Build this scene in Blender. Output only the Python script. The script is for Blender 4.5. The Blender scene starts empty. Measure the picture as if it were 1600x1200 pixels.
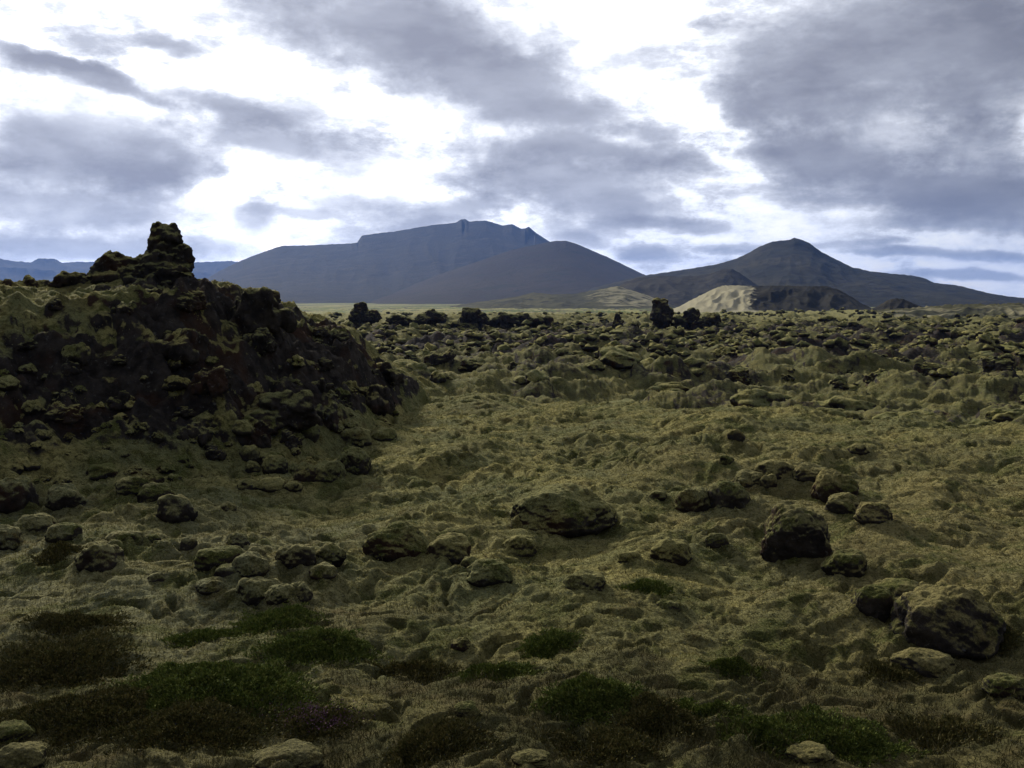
import bpy, math, random
import numpy as np
from mathutils import Vector

# ------------------------------------------------------------------ camera, sky, sun, exposure
SC = bpy.context.scene
COL = SC.collection
F = 1537.0                      # focal length in photograph pixels (1600 wide)
PITCH = math.atan(134 / F)      # camera looks a little down
CAM = np.array([0.0, 0.0, 4.2])
cam_data = bpy.data.cameras.new("camera")
cam_data.sensor_width = 36.0
cam_data.lens = 36.0 * F / 1600.0
cam_data.clip_start = 0.1
cam_data.clip_end = 60000
cam = bpy.data.objects.new("camera", cam_data)
cam.location = CAM
cam.rotation_euler = (math.pi / 2 - PITCH, 0, 0)
COL.objects.link(cam)
SC.camera = cam
SC.view_settings.view_transform = 'Standard'
SC.view_settings.look = 'None'
SC.view_settings.exposure = 0.12
SC.view_settings.gamma = 1.0
SC.view_settings.use_curve_mapping = False
SC.cycles.max_bounces = 5
SC.cycles.diffuse_bounces = 3
SC.cycles.volume_bounces = 1
SC.cycles.use_denoising = True

SUN_AZ = math.radians(-24)      # left of the view direction (+Y)
SUN_EL = math.radians(25)
SUN_STRENGTH = 5.0
SUN_ANGLE = math.radians(7)
HAZE_DENSITY = 3.8e-5


def ray(px, py):
    cx, cy = (px - 800) / F, (600 - py) / F
    c, s = math.cos(PITCH), math.sin(PITCH)
    d = np.array([cx, c + cy * s, cy * c - s])
    return d / np.linalg.norm(d)


def azel(px, py):
    d = ray(px, py)
    return math.atan2(d[0], d[1]), math.asin(d[2])


class N:
    """small node-tree writer"""
    def __init__(self, tree):
        self.t = tree
        tree.nodes.clear()

    def new(self, typ, **kw):
        n = self.t.nodes.new(typ)
        for k, v in kw.items():
            setattr(n, k, v)
        return n

    def link(self, a, b):
        self.t.links.new(a, b)

    def put(self, sock, v):
        if isinstance(v, bpy.types.NodeSocket):
            self.t.links.new(v, sock)
        else:
            sock.default_value = v

    def math(self, op, a, b=0.0, c=None, clamp=False):
        n = self.new('ShaderNodeMath', operation=op, use_clamp=clamp)
        self.put(n.inputs[0], a)
        self.put(n.inputs[1], b)
        if c is not None:
            self.put(n.inputs[2], c)
        return n.outputs[0]

    def vmath(self, op, a, b=None, out=0):
        n = self.new('ShaderNodeVectorMath', operation=op)
        self.put(n.inputs[0], a)
        if b is not None:
            if op == 'SCALE':
                self.put(n.inputs[3], b)
            else:
                self.put(n.inputs[1], b)
        return n.outputs[out]

    def smooth(self, v, lo, hi, a=0.0, b=1.0):
        n = self.new('ShaderNodeMapRange', interpolation_type='SMOOTHSTEP')
        self.put(n.inputs[0], v)
        for i, x in enumerate((lo, hi, a, b)):
            self.put(n.inputs[1 + i], x)
        return n.outputs[0]

    def noise(self, vec, scale, detail=4.0, rough=0.55, lac=2.0, dist=0.0, color=False):
        n = self.new('ShaderNodeTexNoise')
        self.put(n.inputs['Vector'], vec)
        n.inputs['Scale'].default_value = scale
        n.inputs['Detail'].default_value = detail
        n.inputs['Roughness'].default_value = rough
        n.inputs['Lacunarity'].default_value = lac
        n.inputs['Distortion'].default_value = dist
        return n.outputs['Color' if color else 'Fac']

    def mix(self, f, a, b):
        n = self.new('ShaderNodeMix', data_type='RGBA')
        self.put(n.inputs[0], f)
        for s, v in ((n.inputs[6], a), (n.inputs[7], b)):
            if isinstance(v, tuple) and len(v) == 3:
                v = (*v, 1)
            self.put(s, v)
        return n.outputs[2]

    def comb(self, x, y, z):
        n = self.new('ShaderNodeCombineXYZ')
        self.put(n.inputs[0], x); self.put(n.inputs[1], y); self.put(n.inputs[2], z)
        return n.outputs[0]

    def sep(self, v):
        n = self.new('ShaderNodeSeparateXYZ')
        self.put(n.inputs[0], v)
        return n.outputs

    def ramp(self, f, stops):
        n = self.new('ShaderNodeValToRGB')
        e = n.color_ramp.elements
        while len(e) < len(stops):
            e.new(0.5)
        for el, (p, c) in zip(e, stops):
            el.position = p
            el.color = (*c, 1)
        self.put(n.inputs[0], f)
        return n.outputs[0]


# cloud banks of the photograph: centre (px), half sizes (px), tilt (deg, + = falls to the right), density
CLOUDS = [
    (640, 45, 330, 85, 10, .95), (770, 120, 230, 78, 14, .9), (880, 168, 110, 26, 4, .6),
    (1390, 60, 330, 120, -6, .80), (1310, 150, 235, 55, 4, .7), (1570, 110, 110, 110, 0, .5),
    (1330, 235, 230, 50, 8, .9), (1490, 300, 240, 58, 8, .95), (1200, 240, 100, 28, 10, .6),
    (900, 240, 240, 40, 4, .85), (860, 290, 190, 62, 6, .78), (960, 330, 130, 30, 4, .6), (1010, 205, 70, 16, 0, .6),
    (120, 108, 190, 18, 14, .85), (360, 160, 190, 26, 13, .8), (70, 85, 120, 12, 12, .7),
    (170, 225, 190, 72, 8, .74), (250, 270, 100, 40, 0, .78), (60, 250, 110, 60, 0, .6), (400, 215, 150, 34, 10, .6),
    (90, 325, 240, 34, 2, .66), (560, 250, 90, 60, 10, .38), (560, 310, 120, 20, 0, .42), (395, 340, 52, 34, 0, .62),
    (140, 385, 320, 26, 0, .66), (690, 328, 170, 26, -4, .58), (640, 350, 70, 16, -10, .5),
    (1000, 398, 58, 18, 0, .7), (900, 375, 70, 16, 10, .6), (1090, 352, 70, 14, 0, .55), (1010, 348, 90, 10, 0, .5),
    (1430, 392, 150, 9, 4, .55), (1330, 376, 110, 8, 0, .4), (1520, 430, 110, 10, 4, .55), (1560, 400, 80, 10, 0, .5),
    (1180, 385, 90, 12, 0, .4), (260, 68, 70, 14, 10, .5), (480, 330, 120, 12, 0, .45), (700, 395, 200, 10, 0, .3),
    (1470, 345, 200, 16, 4, .5), (1390, 205, 170, 50, 0, .42), (1540, 230, 90, 60, 0, .5),
]

world = bpy.data.worlds.new("World")
SC.world = world
world.use_nodes = True


def build_world():
    n = N(world.node_tree)
    out = n.new('ShaderNodeOutputWorld')
    bg = n.new('ShaderNodeBackground')
    bg.inputs[1].default_value = 0.1
    n.link(bg.outputs[0], out.inputs[0])
    d = n.new('ShaderNodeTexCoord').outputs['Generated']
    x, y, z = n.sep(d)
    sky = n.new('ShaderNodeTexSky', sky_type='NISHITA', sun_disc=False)
    sky.sun_elevation = SUN_EL
    sky.sun_rotation = SUN_AZ
    sky.altitude = 60
    el = n.math('ARCSINE', z)
    az = n.math('ARCTAN2', x, y)
    pv = n.vmath('MULTIPLY', d, (1, 1, 1.6))
    w1 = n.vmath('SUBTRACT', n.noise(pv, 4.2, 5, .55, color=True), (.5, .5, .5))
    w2 = n.vmath('SUBTRACT', n.noise(pv, 15, 6, .6, color=True), (.5, .5, .5))
    warp = n.vmath('ADD', n.vmath('MULTIPLY', w1, (.15, .060, 0)), n.vmath('MULTIPLY', w2, (.040, .024, 0)))
    amp = n.smooth(el, 0.0, 0.20, .45, 1.0)
    ae = n.vmath('ADD', n.comb(az, el, 0.0), n.vmath('SCALE', warp, amp))
    edge = n.math('ADD', n.math('MULTIPLY', n.noise(pv, 6.5, 7, .62, dist=.2), .6), n.math('MULTIPLY', n.noise(pv, 21, 6, .62), .4))
    acc = None
    for cx, cy, hw, hh, tilt, dens in CLOUDS:
        a, e = azel(cx, cy)
        m = n.new('ShaderNodeMapping', vector_type='TEXTURE')
        n.link(ae, m.inputs[0])
        m.inputs[1].default_value = (a, e, 0)
        m.inputs[2].default_value = (0, 0, -math.radians(tilt))
        m.inputs[3].default_value = (hw / F * 1.06, hh / F * 1.06, 1)
        r = n.vmath('LENGTH', m.outputs[0], out=1)
        v = n.smooth(n.math('ADD', r, n.math('MULTIPLY', n.math('SUBTRACT', edge, .5), 2.0)), 1.10, .28, 0.0, dens)
        # soft union
        acc = v if acc is None else n.math('SUBTRACT', n.math('ADD', acc, v), n.math('MULTIPLY', acc, v))
    # veil and scattered cloud everywhere, heavier outside of the photographed sector
    fb = n.noise(pv, 3.0, 7, .6, dist=.2)
    outside = n.math('MAXIMUM', n.smooth(n.math('ABSOLUTE', az), .58, 1.0), n.smooth(el, .36, .62))
    behind = n.smooth(y, .35, -.4)  # added unseen overcast, dims the sides that face the camera
    cover = n.math('MULTIPLY', n.math('ADD', n.smooth(fb, .40, .62), n.math('MULTIPLY', behind, .8), clamp=True), outside)
    veil = n.math('MULTIPLY', n.smooth(n.noise(n.vmath('MULTIPLY', pv, (1, 1, 1.6)), 9, 8, .66), .40, .70), .60)
    D = n.math('MAXIMUM', n.math('MULTIPLY', acc, .97), n.math('MULTIPLY', cover, .9))
    D = n.math('ADD', D, n.math('MULTIPLY', veil, n.math('SUBTRACT', 1.0, D)))
    tex = n.math('MULTIPLY', n.math('SUBTRACT', n.noise(n.vmath('MULTIPLY', pv, (1, 1, 1.7)), 7.5, 6, .52), .5), .85)
    D = n.math('ADD', D, n.math('MULTIPLY', tex, n.smooth(D, .15, .6)), clamp=True)
    cloud = n.ramp(D, [(0.0, (1, 1, 1)), (.22, (.80, .83, .90)), (.42, (.53, .55, .605)), (.68, (.345, .362, .415)), (1.0, (.19, .198, .238))])
    # thin cloud is brightest towards the sun
    sd = (math.sin(SUN_AZ) * math.cos(SUN_EL), math.cos(SUN_AZ) * math.cos(SUN_EL), math.sin(SUN_EL))
    dot = n.vmath('DOT_PRODUCT', d, sd, out=1)
    glow = n.smooth(dot, .55, 1.0, 9.5, 17.0)
    cloud = n.vmath('SCALE', cloud, glow)
    # openings show the sky itself through thin white cloud
    opening = n.math('MULTIPLY', n.smooth(n.noise(pv, 6, 5, .55), .53, .66), n.smooth(D, .25, .05))
    col = n.mix(n.math('MULTIPLY', opening, .35), cloud, n.vmath('SCALE', sky.outputs[0], 1.6))
    n.link(col, bg.inputs[0])


build_world()

sun_data = bpy.data.lights.new("sun", 'SUN')
sun_data.energy = SUN_STRENGTH
sun_data.angle = SUN_ANGLE
sun_data.color = (1.0, .92, .76)
sun = bpy.data.objects.new("sun", sun_data)
sdir = Vector((math.sin(SUN_AZ) * math.cos(SUN_EL), math.cos(SUN_AZ) * math.cos(SUN_EL), math.sin(SUN_EL)))
sun.rotation_euler = sdir.to_track_quat('Z', 'Y').to_euler()
COL.objects.link(sun)

# ------------------------------------------------------------------ noise in numpy
_rng = np.random.default_rng(7)
PERM = _rng.permutation(1024).astype(np.int32)
PERM = np.concatenate([PERM, PERM, PERM])
ANG = _rng.uniform(0, 2 * math.pi, 1024).astype(np.float32)
GX, GY = np.cos(ANG), np.sin(ANG)
G3 = _rng.normal(size=(1024, 3)).astype(np.float32)
G3 /= np.linalg.norm(G3, axis=1)[:, None]


def n2(x, y):
    x = np.asarray(x, dtype=np.float64); y = np.asarray(y, dtype=np.float64)
    xi = np.floor(x); yi = np.floor(y)
    fx = (x - xi).astype(np.float32); fy = (y - yi).astype(np.float32)
    xi = xi.astype(np.int64) & 1023; yi = yi.astype(np.int64) & 1023
    u = fx * fx * fx * (fx * (fx * 6 - 15) + 10)
    v = fy * fy * fy * (fy * (fy * 6 - 15) + 10)

    def g(i, j, dx, dy):
        h = PERM[PERM[(xi + i) & 1023] + ((yi + j) & 1023)]
        return GX[h] * dx + GY[h] * dy
    a = g(0, 0, fx, fy); b = g(1, 0, fx - 1, fy); c = g(0, 1, fx, fy - 1); e = g(1, 1, fx - 1, fy - 1)
    return 1.5 * ((a + u * (b - a)) * (1 - v) + (c + u * (e - c)) * v)


def n3(p):
    pi = np.floor(p); f = (p - pi).astype(np.float32); pi = pi.astype(np.int64) & 1023
    w = f * f * f * (f * (f * 6 - 15) + 10)
    r = 0
    for i in (0, 1):
        for j in (0, 1):
            for k in (0, 1):
                h = PERM[PERM[PERM[(pi[:, 0] + i) & 1023] + ((pi[:, 1] + j) & 1023)] + ((pi[:, 2] + k) & 1023)]
                dv = (G3[h] * (f - np.array([i, j, k], np.float32))).sum(1)
                wt = (w[:, 0] if i else 1 - w[:, 0]) * (w[:, 1] if j else 1 - w[:, 1]) * (w[:, 2] if k else 1 - w[:, 2])
                r = r + dv * wt
    return 1.5 * r


def fbm2(x, y, o=4, gain=.5):
    s, a = 0, 1.0
    for i in range(o):
        s = s + a * n2(x * 2 ** i + 17.3 * i, y * 2 ** i - 9.1 * i)
        a *= gain
    return s


def fbm3(p, o=4, gain=.5):
    s, a = 0, 1.0
    for i in range(o):
        s = s + a * n3(p * 2 ** i + 13.7 * i)
        a *= gain
    return s


def sst(x, a, b):
    t = np.clip((x - a) / (b - a), 0, 1)
    return t * t * (3 - 2 * t)


# ------------------------------------------------------------------ terrain height (world metres, camera at 0,0,5)
def at_plane(px, py, z):
    d = ray(px, py)
    t = (z - CAM[2]) / d[2]
    return CAM + d * t


def polar(px, py, z):
    p = at_plane(px, py, z)
    return math.atan2(p[0], p[1]), math.hypot(p[0], p[1])


# the crest of the moss field
_cr = [polar(*q, .25) for q in ((300, 600), (600, 611), (780, 624), (950, 636), (1250, 655), (1600, 678))]
CR_A = np.array([c[0] for c in _cr]); CR_R = np.array([c[1] for c in _cr])
# foot of the lava hill on the left
_ft = [polar(*q, 0.0) for q in ((-300, 830), (0, 778), (120, 762), (300, 752), (450, 735), (560, 700), (630, 655), (680, 622))]
FT_A = np.array([c[0] for c in _ft]); FT_R = np.array([c[1] for c in _ft])
# its skyline: pixel, distance of the skyline from the camera
_sk = ((-300, 452, 34), (0, 455, 33), (60, 457, 33), (140, 443, 32.5), (215, 436, 32.5), (300, 442, 33), (345, 456, 34), (400, 468, 35), (470, 494, 36.5),
       (545, 520, 38), (572, 556, 38), (620, 585, 39), (660, 606, 40), (690, 620, 41), (760, 640, 42))
SK_A, SK_R, SK_Z = [], [], []
for _x, _y, _r in _sk:
    _d = ray(_x, _y)
    SK_A.append(math.atan2(_d[0], _d[1])); SK_R.append(_r)
    SK_Z.append(CAM[2] + _r * _d[2] / math.hypot(_d[0], _d[1]))
SK_A, SK_R, SK_Z = map(np.array, (SK_A, SK_R, SK_Z))
FAR_R = np.array([0, 42, 60, 100, 160, 250, 400, 900, 2000, 5000, 20000.])
FAR_Z = np.array([-3.9, -3.9, -3.3, -2.6, -2.3, -3.2, -5.2, -8.5, -11.5, -12.5, -14.])


def hill_t(az, r):
    rb = np.interp(az, FT_A, FT_R); rs = np.interp(az, SK_A, SK_R)
    rs = np.maximum(rs, rb + 1.0)
    return (r - rb) / (rs - rb), rs


COLLARS = []                     # moss piled against each boulder: x, y, radius, height, seed


def terrain(x, y, detail=True):
    """height, rock mask, heath mask, zone (0 ground, 1 hill, 2 lava field, 3 plain)"""
    x = np.asarray(x, float); y = np.asarray(y, float)
    r = np.hypot(x, y) + 1e-6
    az = np.arctan2(x, y)
    crest = np.interp(az, CR_A, CR_R) + .9 * n2(az * 30, az * 0 + 3.3)
    # moss field in the foreground
    near = .04 * np.clip(10 - r, 0, 10)
    g0 = -0.05 + .30 * sst(r, 14, 36) + near
    g0 = g0 + .22 * n2(x / 7.0 + 3, y / 7.0) + .10 * n2(x / 2.9, y / 2.9 + 8)
    # the swale running down to the left and the low swell to its right
    g0 = g0 + .28 * sst(x - (y - 16) * .28, 0.2, 2.6) * sst(r, 40, 26)
    # lava field beyond the crest
    lava = np.interp(r, FAR_R, FAR_Z)
    rough = sst(r, 40, 50)
    lfade = 1 - sst(r, 500, 2500)
    lava = lava + rough * lfade * (.9 * n2(x / 14 + 5, y / 14) + .8 * n2(x / 33, y / 33 + 2) + 1.7 * sst(r, 60, 85) * ((1 - np.abs(n2(x / 34 + 8, y / 15))) ** 3 - .35)) + .8 * sst(az, .1, .4) * sst(r, 90, 300) * lfade
    bl = np.sqrt(n2(x / 4.6 + 40, y / 4.6) ** 2 + .01)
    bl2 = np.sqrt(n2(x / 1.9 + 11, y / 1.9 + 4) ** 2 + .008)
    lava = lava + rough * lfade * (1.75 * bl + .55 * bl2 + .25 * np.abs(n2(x / .9 + 3, y / .9 + 8)) - .7)
    rk = np.clip(n2(x / 11 + 60, y / 11 + 7) + .8 * sst(r, 70, 130) - .35 - .9 * sst(r, 300, 700) * (n2(x / 40, y / 40) > 0), 0, 1)
    spiky = sst(rk, .15, .7) * sst(r, 55, 90) * lfade
    lava = lava + spiky * (.7 * np.abs(n2(x / 2.4, y / 2.4 + 70)) + .22 * n2(x / 1.1, y / 1.1) + .10 * n2(x / .5, y / .5) - .2)
    lava = lava + rough * lfade * (.13 * n2(x / .75, y / .75 + 5) + .07 * n2(x / .34, y / .34)) * (1 - sst(r, 90, 160))
    lava = lava + 3.2 * n2(x / 95 + 4, y / 70) * sst(r, 220, 330) * (1 - sst(r, 600, 900))
    k = sst(r, crest, crest + 7)
    z = g0 * (1 - k) + lava * k
    # hill
    t, rs = hill_t(az, r)
    zc = np.interp(az, SK_A, SK_Z)
    S = np.sin(np.clip(t, 0, 1) * math.pi / 2) ** .92
    S = .72 * S + .28 * sst(t, .12, .62)
    face = sst(az, azel(60, 600)[0], azel(250, 600)[0])
    top = np.where(t < 1, S, 1 - .9 * sst(r, rs + .5, rs + 20) - .1 * sst(r, rs, rs + 30))
    inside = (t > 0) & (az < azel(760, 600)[0])
    hm = np.where(inside, 1, 0) * sst(az, azel(735, 600)[0], azel(660, 600)[0])
    hz = (zc - z) * top
    hillw = np.where(inside, np.clip(hz, 0, None), 0) * sst(az, azel(745, 600)[0], azel(690, 600)[0])
    z = z + hillw
    env = sst(hillw, .08, 1.1)
    face0 = sst(az, azel(230, 600)[0], azel(380, 600)[0])
    face = np.maximum(face, .9 * (1 - sst(t + .25 * n2(x / 3, y / 3), .30, .60)))
    scarp = env * face * (1 - sst(t, .84, 1.02)) * hm
    crag = np.abs(n2(x / 2.1 + 31, y / 2.1 + z * .35)) * 1.2 + .55 * n2(x / .8 + 9, y / .8 + z * .8)
    z = z + scarp * ((crag - .45) * .8 + .34 * np.abs(n2(x / .55 + 4, y / .55 + z * .9)) + .16 * n2(x / .23, y / .23 + z * 2))
    z = z + env * (1 - scarp) * (.5 * np.abs(n2(x / 1.7, y / 1.7 + 50)) + .12 * n2(x / .6, y / .6)) * (1 - .8 * sst(t, .8, 1) * (t < 1.05))
    rock = np.clip(scarp * sst(t + .22 * n2(x / 1.4 + 7, y / 1.4), -.02 + .08 * face0, .10 + .26 * face0) * (.66 + .95 * fbm2(x / 2.2, y / 2.2 + z / 2, 3)) * (1 - .75 * sst(t, .30, .10) * sst(az, azel(380, 600)[0], azel(480, 600)[0])), 0, 1)
    rock = np.maximum(rock, np.clip(((.34 + .35 * n2(x / 6 + 3, y / 9)) * rough * (1 - sst(r, 180, 300)) + spiky * .45 * (1 - .6 * sst(r, 200, 330))) * k, 0, 1))
    # moss hummocks
    nr = (1 - sst(r, 60, 200)) * (1 - .65 * scarp)
    wx = x + .25 * n2(x / .9, y / .9 + 33); wy = y + .25 * n2(x / .9 + 21, y / .9)
    def puff(u, v):                      # rounded lumps with soft creases between
        q = n2(u, v)
        return np.sqrt(q * q + .012) - .11
    b1 = puff(wx / 1.25, wy / 1.1)
    b2 = puff(wx / .60 + 7, wy / .54 + 3)
    lump = sst(n2(x / 4.5 + 90, y / 4.5) + .5 * n2(x / 1.6 + 9, y / 1.6), -.20, .55) * (1 - .6 * sst(r, crest - 9, crest - 3) * (r < crest + 3))
    z = z + nr * (.26 * n2(x / 2.6 + 15, y / 2.1) + .12 * n2(x / 1.2, y / 1.0 + 61)) * (1 - rough) * (.6 + .4 * sst(r, 9, 16))
    nf = .35 + .65 * sst(r, 10, 24)
    z = z + nr * (nf * (.06 + .15 * lump) * b1 + (.25 + .75 * nf) * (.08 + .18 * lump) * b2 - .05)
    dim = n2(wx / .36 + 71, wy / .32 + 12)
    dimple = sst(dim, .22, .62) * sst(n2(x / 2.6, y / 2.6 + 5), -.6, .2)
    if detail:
        b3 = n2(wx / .23 + 2, wy / .21)
        b4 = n2(wx / .105, wy / .095)
        z = z + nr * ((.020 + .055 * lump) * puff(wx / .33 + 44, wy / .25 + 9) * 2 + .034 * b3 + .022 * b4 - .14 * dimple)
    for cx, cy, cr, ch, sd in COLLARS:
        near_ = np.abs(x - cx) + np.abs(y - cy) < 3.2 * cr
        if not near_.any():
            continue
        dx, dy = x[near_] - cx, y[near_] - cy
        dd = np.hypot(dx, dy) / cr
        z[near_] += ch * np.exp(-dd ** 2 * 1.1) * np.clip(.75 + .9 * n2(dx / cr * .9 + sd, dy / cr * .9), .15, 1.3)
    heath = sst(n2(x / 1.7 + 13, y / 1.5) + .5 * n2(x / .6, y / .6) - .75 + 1.25 * sst(y - .10 * np.abs(x + 1), 13.2, 9.4), .05, .5) * (1 - sst(r, 20, 40))
    heath = np.maximum(heath, .55 * sst(n2(x / 2.3 + 5, y / 2.3 + 77), .35, .6) * (1 - sst(r, 30, 50)))
    zone = np.where(r > 700, 3, np.where(k > .35, 2, 0))
    zone = np.where((hillw > .35) & (r < rs + 22), 1, zone)
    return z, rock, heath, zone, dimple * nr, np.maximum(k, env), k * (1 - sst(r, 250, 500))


def ground_z(x, y):
    return float(terrain(np.array([x]), np.array([y]))[0][0])


_RR = np.concatenate([np.geomspace(4, 60, 2200), np.geomspace(60.1, 3000, 900)])


def hit(px, py):
    """where the line of sight through a pixel meets the terrain"""
    d = ray(px, py)
    h = math.hypot(d[0], d[1])
    x, y = d[0] / h * _RR, d[1] / h * _RR
    zr = CAM[2] + d[2] / h * _RR
    z = terrain(x, y)[0]
    i = np.argmax(z >= zr)
    if z[i] < zr[i]:
        i = len(_RR) - 1
    return np.array([x[i], y[i], z[i]])


# ------------------------------------------------------------------ object helpers
def tag(o, label=None, cat=None, group=None, kind=None):
    if label: o['label'] = label
    if cat: o['category'] = cat
    if group: o['group'] = group
    if kind: o['kind'] = kind
    return o


def mesh_from(name, verts, faces, mat=None, smooth=True, parent=None, attrs=None, link=True):
    me = bpy.data.meshes.new(name)
    verts = np.asarray(verts, np.float32)
    if isinstance(faces, np.ndarray):
        nf, k = faces.shape
        me.vertices.add(len(verts)); me.vertices.foreach_set('co', verts.ravel())
        me.loops.add(nf * k); me.loops.foreach_set('vertex_index', faces.astype(np.int32).ravel())
        me.polygons.add(nf)
        me.polygons.foreach_set('loop_start', np.arange(0, nf * k, k, dtype=np.int32))
        me.polygons.foreach_set('loop_total', np.full(nf, k, np.int32))
        me.update(calc_edges=True)
    else:
        me.from_pydata([tuple(v) for v in verts], [], faces)
    for an, av in (attrs or {}).items():
        a = me.attributes.new(an, 'FLOAT', 'POINT')
        a.data.foreach_set('value', np.asarray(av, np.float32))
    me.polygons.foreach_set('use_smooth', np.full(len(me.polygons), smooth))
    if mat: me.materials.append(mat)
    if not link:
        return me
    o = bpy.data.objects.new(name, me)
    COL.objects.link(o)
    if parent: o.parent = parent
    return o


def empty(name, loc):
    o = bpy.data.objects.new(name, None)
    o.empty_display_size = .2
    o.location = loc
    COL.objects.link(o)
    return o


# ------------------------------------------------------------------ materials
def material(name):
    m = bpy.data.materials.new(name)
    m.use_nodes = True
    n = N(m.node_tree)
    out = n.new('ShaderNodeOutputMaterial')
    b = n.new('ShaderNodeBsdfPrincipled')
    n.link(b.outputs[0], out.inputs[0])
    b.inputs['Roughness'].default_value = .95
    b.inputs['Specular IOR Level'].default_value = .03
    return m, n, b


def attr(n, name, typ='GEOMETRY'):
    a = n.new('ShaderNodeAttribute', attribute_name=name, attribute_type=typ)
    return a.outputs['Fac']


def bump(n, b, h, strength, dist):
    bp = n.new('ShaderNodeBump')
    bp.inputs['Strength'].default_value = strength
    bp.inputs['Distance'].default_value = dist
    n.link(h, bp.inputs['Height'])
    n.link(bp.outputs[0], b.inputs['Normal'])


def moss_colour(n, p):
    a = n.noise(p, .40, 5, .6)
    c = n.mix(n.smooth(a, .38, .62), (.122, .130, .056), (.240, .212, .072))
    x, y, z = n.sep(p)
    # greyer woolly moss at the lower left, browner dry moss towards the right
    wob = n.math('MULTIPLY', n.math('SUBTRACT', n.noise(p, .25, 5, .6), .5), 14.0)
    left = n.math('MULTIPLY', n.smooth(n.math('ADD', x, wob), 1.0, -6.0), n.smooth(y, 24.0, 15.0))
    c = n.mix(n.math('MULTIPLY', left, .6), c, (.125, .126, .086))
    right = n.math('MULTIPLY', n.smooth(n.math('ADD', x, wob), 0.0, 6.0), n.smooth(y, 34.0, 16.0))
    c = n.mix(n.math('MULTIPLY', right, .55), c, (.165, .130, .062))
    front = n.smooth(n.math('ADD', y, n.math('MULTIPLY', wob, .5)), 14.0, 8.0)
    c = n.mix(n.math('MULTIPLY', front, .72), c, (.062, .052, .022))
    m = n.noise(p, 2.2, 6, .7)
    c = n.mix(n.math('MULTIPLY', n.smooth(m, .50, .64), .8), c, (.086, .058, .020))
    g = n.noise(p, 1.1, 6, .68)
    c = n.mix(n.math('MULTIPLY', n.smooth(g, .50, .60), .85), c, (.040, .054, .010))
    h = n.noise(n.vmath('MULTIPLY', p, (1, 1.5, 1)), 6.5, 5, .68)
    c = n.mix(n.math('MULTIPLY', n.smooth(h, .50, .60), .75), c, (.036, .034, .010))
    f = n.noise(p, 36, 4, .72)
    c = n.mix(n.math('MULTIPLY', n.smooth(f, .50, .66), .5), c, (.235, .215, .075))
    c = n.mix(n.math('MULTIPLY', n.smooth(f, .50, .36), .7), c, (.030, .030, .010))
    return c


def rock_colour(n, p):
    a = n.noise(p, 2.4, 6, .65)
    c = n.mix(n.smooth(a, .35, .7), (.016, .014, .013), (.050, .043, .036))
    r = n.noise(p, .8, 4, .6)
    c = n.mix(n.math('MULTIPLY', n.smooth(r, .50, .68), .7), c, (.046, .024, .015))
    l = n.noise(p, 6.5, 5, .7)
    c = n.mix(n.math('MULTIPLY', n.smooth(l, .60, .70), .55), c, (.150, .150, .135))
    return c


def terrain_material():
    m, n, b = material("moss_and_lava")
    geo = n.new('ShaderNodeNewGeometry')
    p = geo.outputs['Position']
    nz = n.sep(geo.outputs['Normal'])[2]
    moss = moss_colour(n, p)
    heath = n.mix(n.smooth(n.noise(p, 2.2, 4), .4, .65), (.040, .040, .015), (.070, .052, .022))
    heath = n.mix(n.smooth(n.noise(p, 25, 3, .7), .5, .68), heath, (.085, .078, .034))
    c = n.mix(n.math('MULTIPLY', attr(n, 'heath'), .85), moss, heath)
    # moss darkened over the lava field: shade of the mounds put into colour
    shade_mix = n.math('MULTIPLY', attr(n, 'lava_shade'), n.smooth(n.noise(p, .9, 6, .68), .38, .60, .10, .72))
    c = n.mix(shade_mix, c, (.046, .044, .018))
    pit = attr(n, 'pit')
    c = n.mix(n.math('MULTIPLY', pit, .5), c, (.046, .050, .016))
    b.inputs['Sheen Roughness'].default_value = .45
    b.inputs['Sheen Tint'].default_value = (.85, .80, .40, 1)
    rk = n.math('ADD', attr(n, 'rock'), n.math('MULTIPLY', n.math('MULTIPLY', n.smooth(nz, .78, .42), .8), n.smooth(attr(n, 'rocky'), 0.0, .5)))
    rk = n.math('ADD', rk, n.math('MULTIPLY', n.math('SUBTRACT', n.noise(p, 1.4, 7, .72), .5), 1.9))
    mk = n.smooth(rk, .34, .70)
    n.link(n.math('MULTIPLY', n.math('SUBTRACT', 1.0, mk), .16), b.inputs['Sheen Weight'])
    c = n.mix(mk, c, rock_colour(n, p))
    n.link(c, b.inputs['Base Color'])
    h = n.math('ADD', n.noise(p, 26, 6, .7), n.math('MULTIPLY', n.noise(p, 8, 4, .6), 1.5))
    bump(n, b, h, 1.0, .055)
    return m


def boulder_material():
    m, n, b = material("mossy_lava_rock")
    geo = n.new('ShaderNodeNewGeometry')
    p = geo.outputs['Position']
    nz = n.sep(geo.outputs['Normal'])[2]
    lvl = attr(n, 'moss', 'OBJECT')
    moss = moss_colour(n, p)
    k = n.math('ADD', n.math('ADD', n.math('MULTIPLY', nz, 1.5), n.math('ADD', lvl, .20)), n.math('MULTIPLY', n.math('SUBTRACT', n.noise(p, 4.5, 8, .74), .5), 1.35))
    mk = n.smooth(k, .32, 1.08)
    n.link(n.math('MULTIPLY', mk, .14), b.inputs['Sheen Weight'])
    b.inputs['Sheen Roughness'].default_value = .45
    b.inputs['Sheen Tint'].default_value = (.85, .80, .40, 1)
    c = n.mix(mk, rock_colour(n, p), moss)
    n.link(c, b.inputs['Base Color'])
    h = n.math('ADD', n.noise(p, 22, 6, .72), n.math('MULTIPLY', n.noise(p, 6, 5, .65), 2.0))
    bump(n, b, h, .9, .04)
    return m


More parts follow.
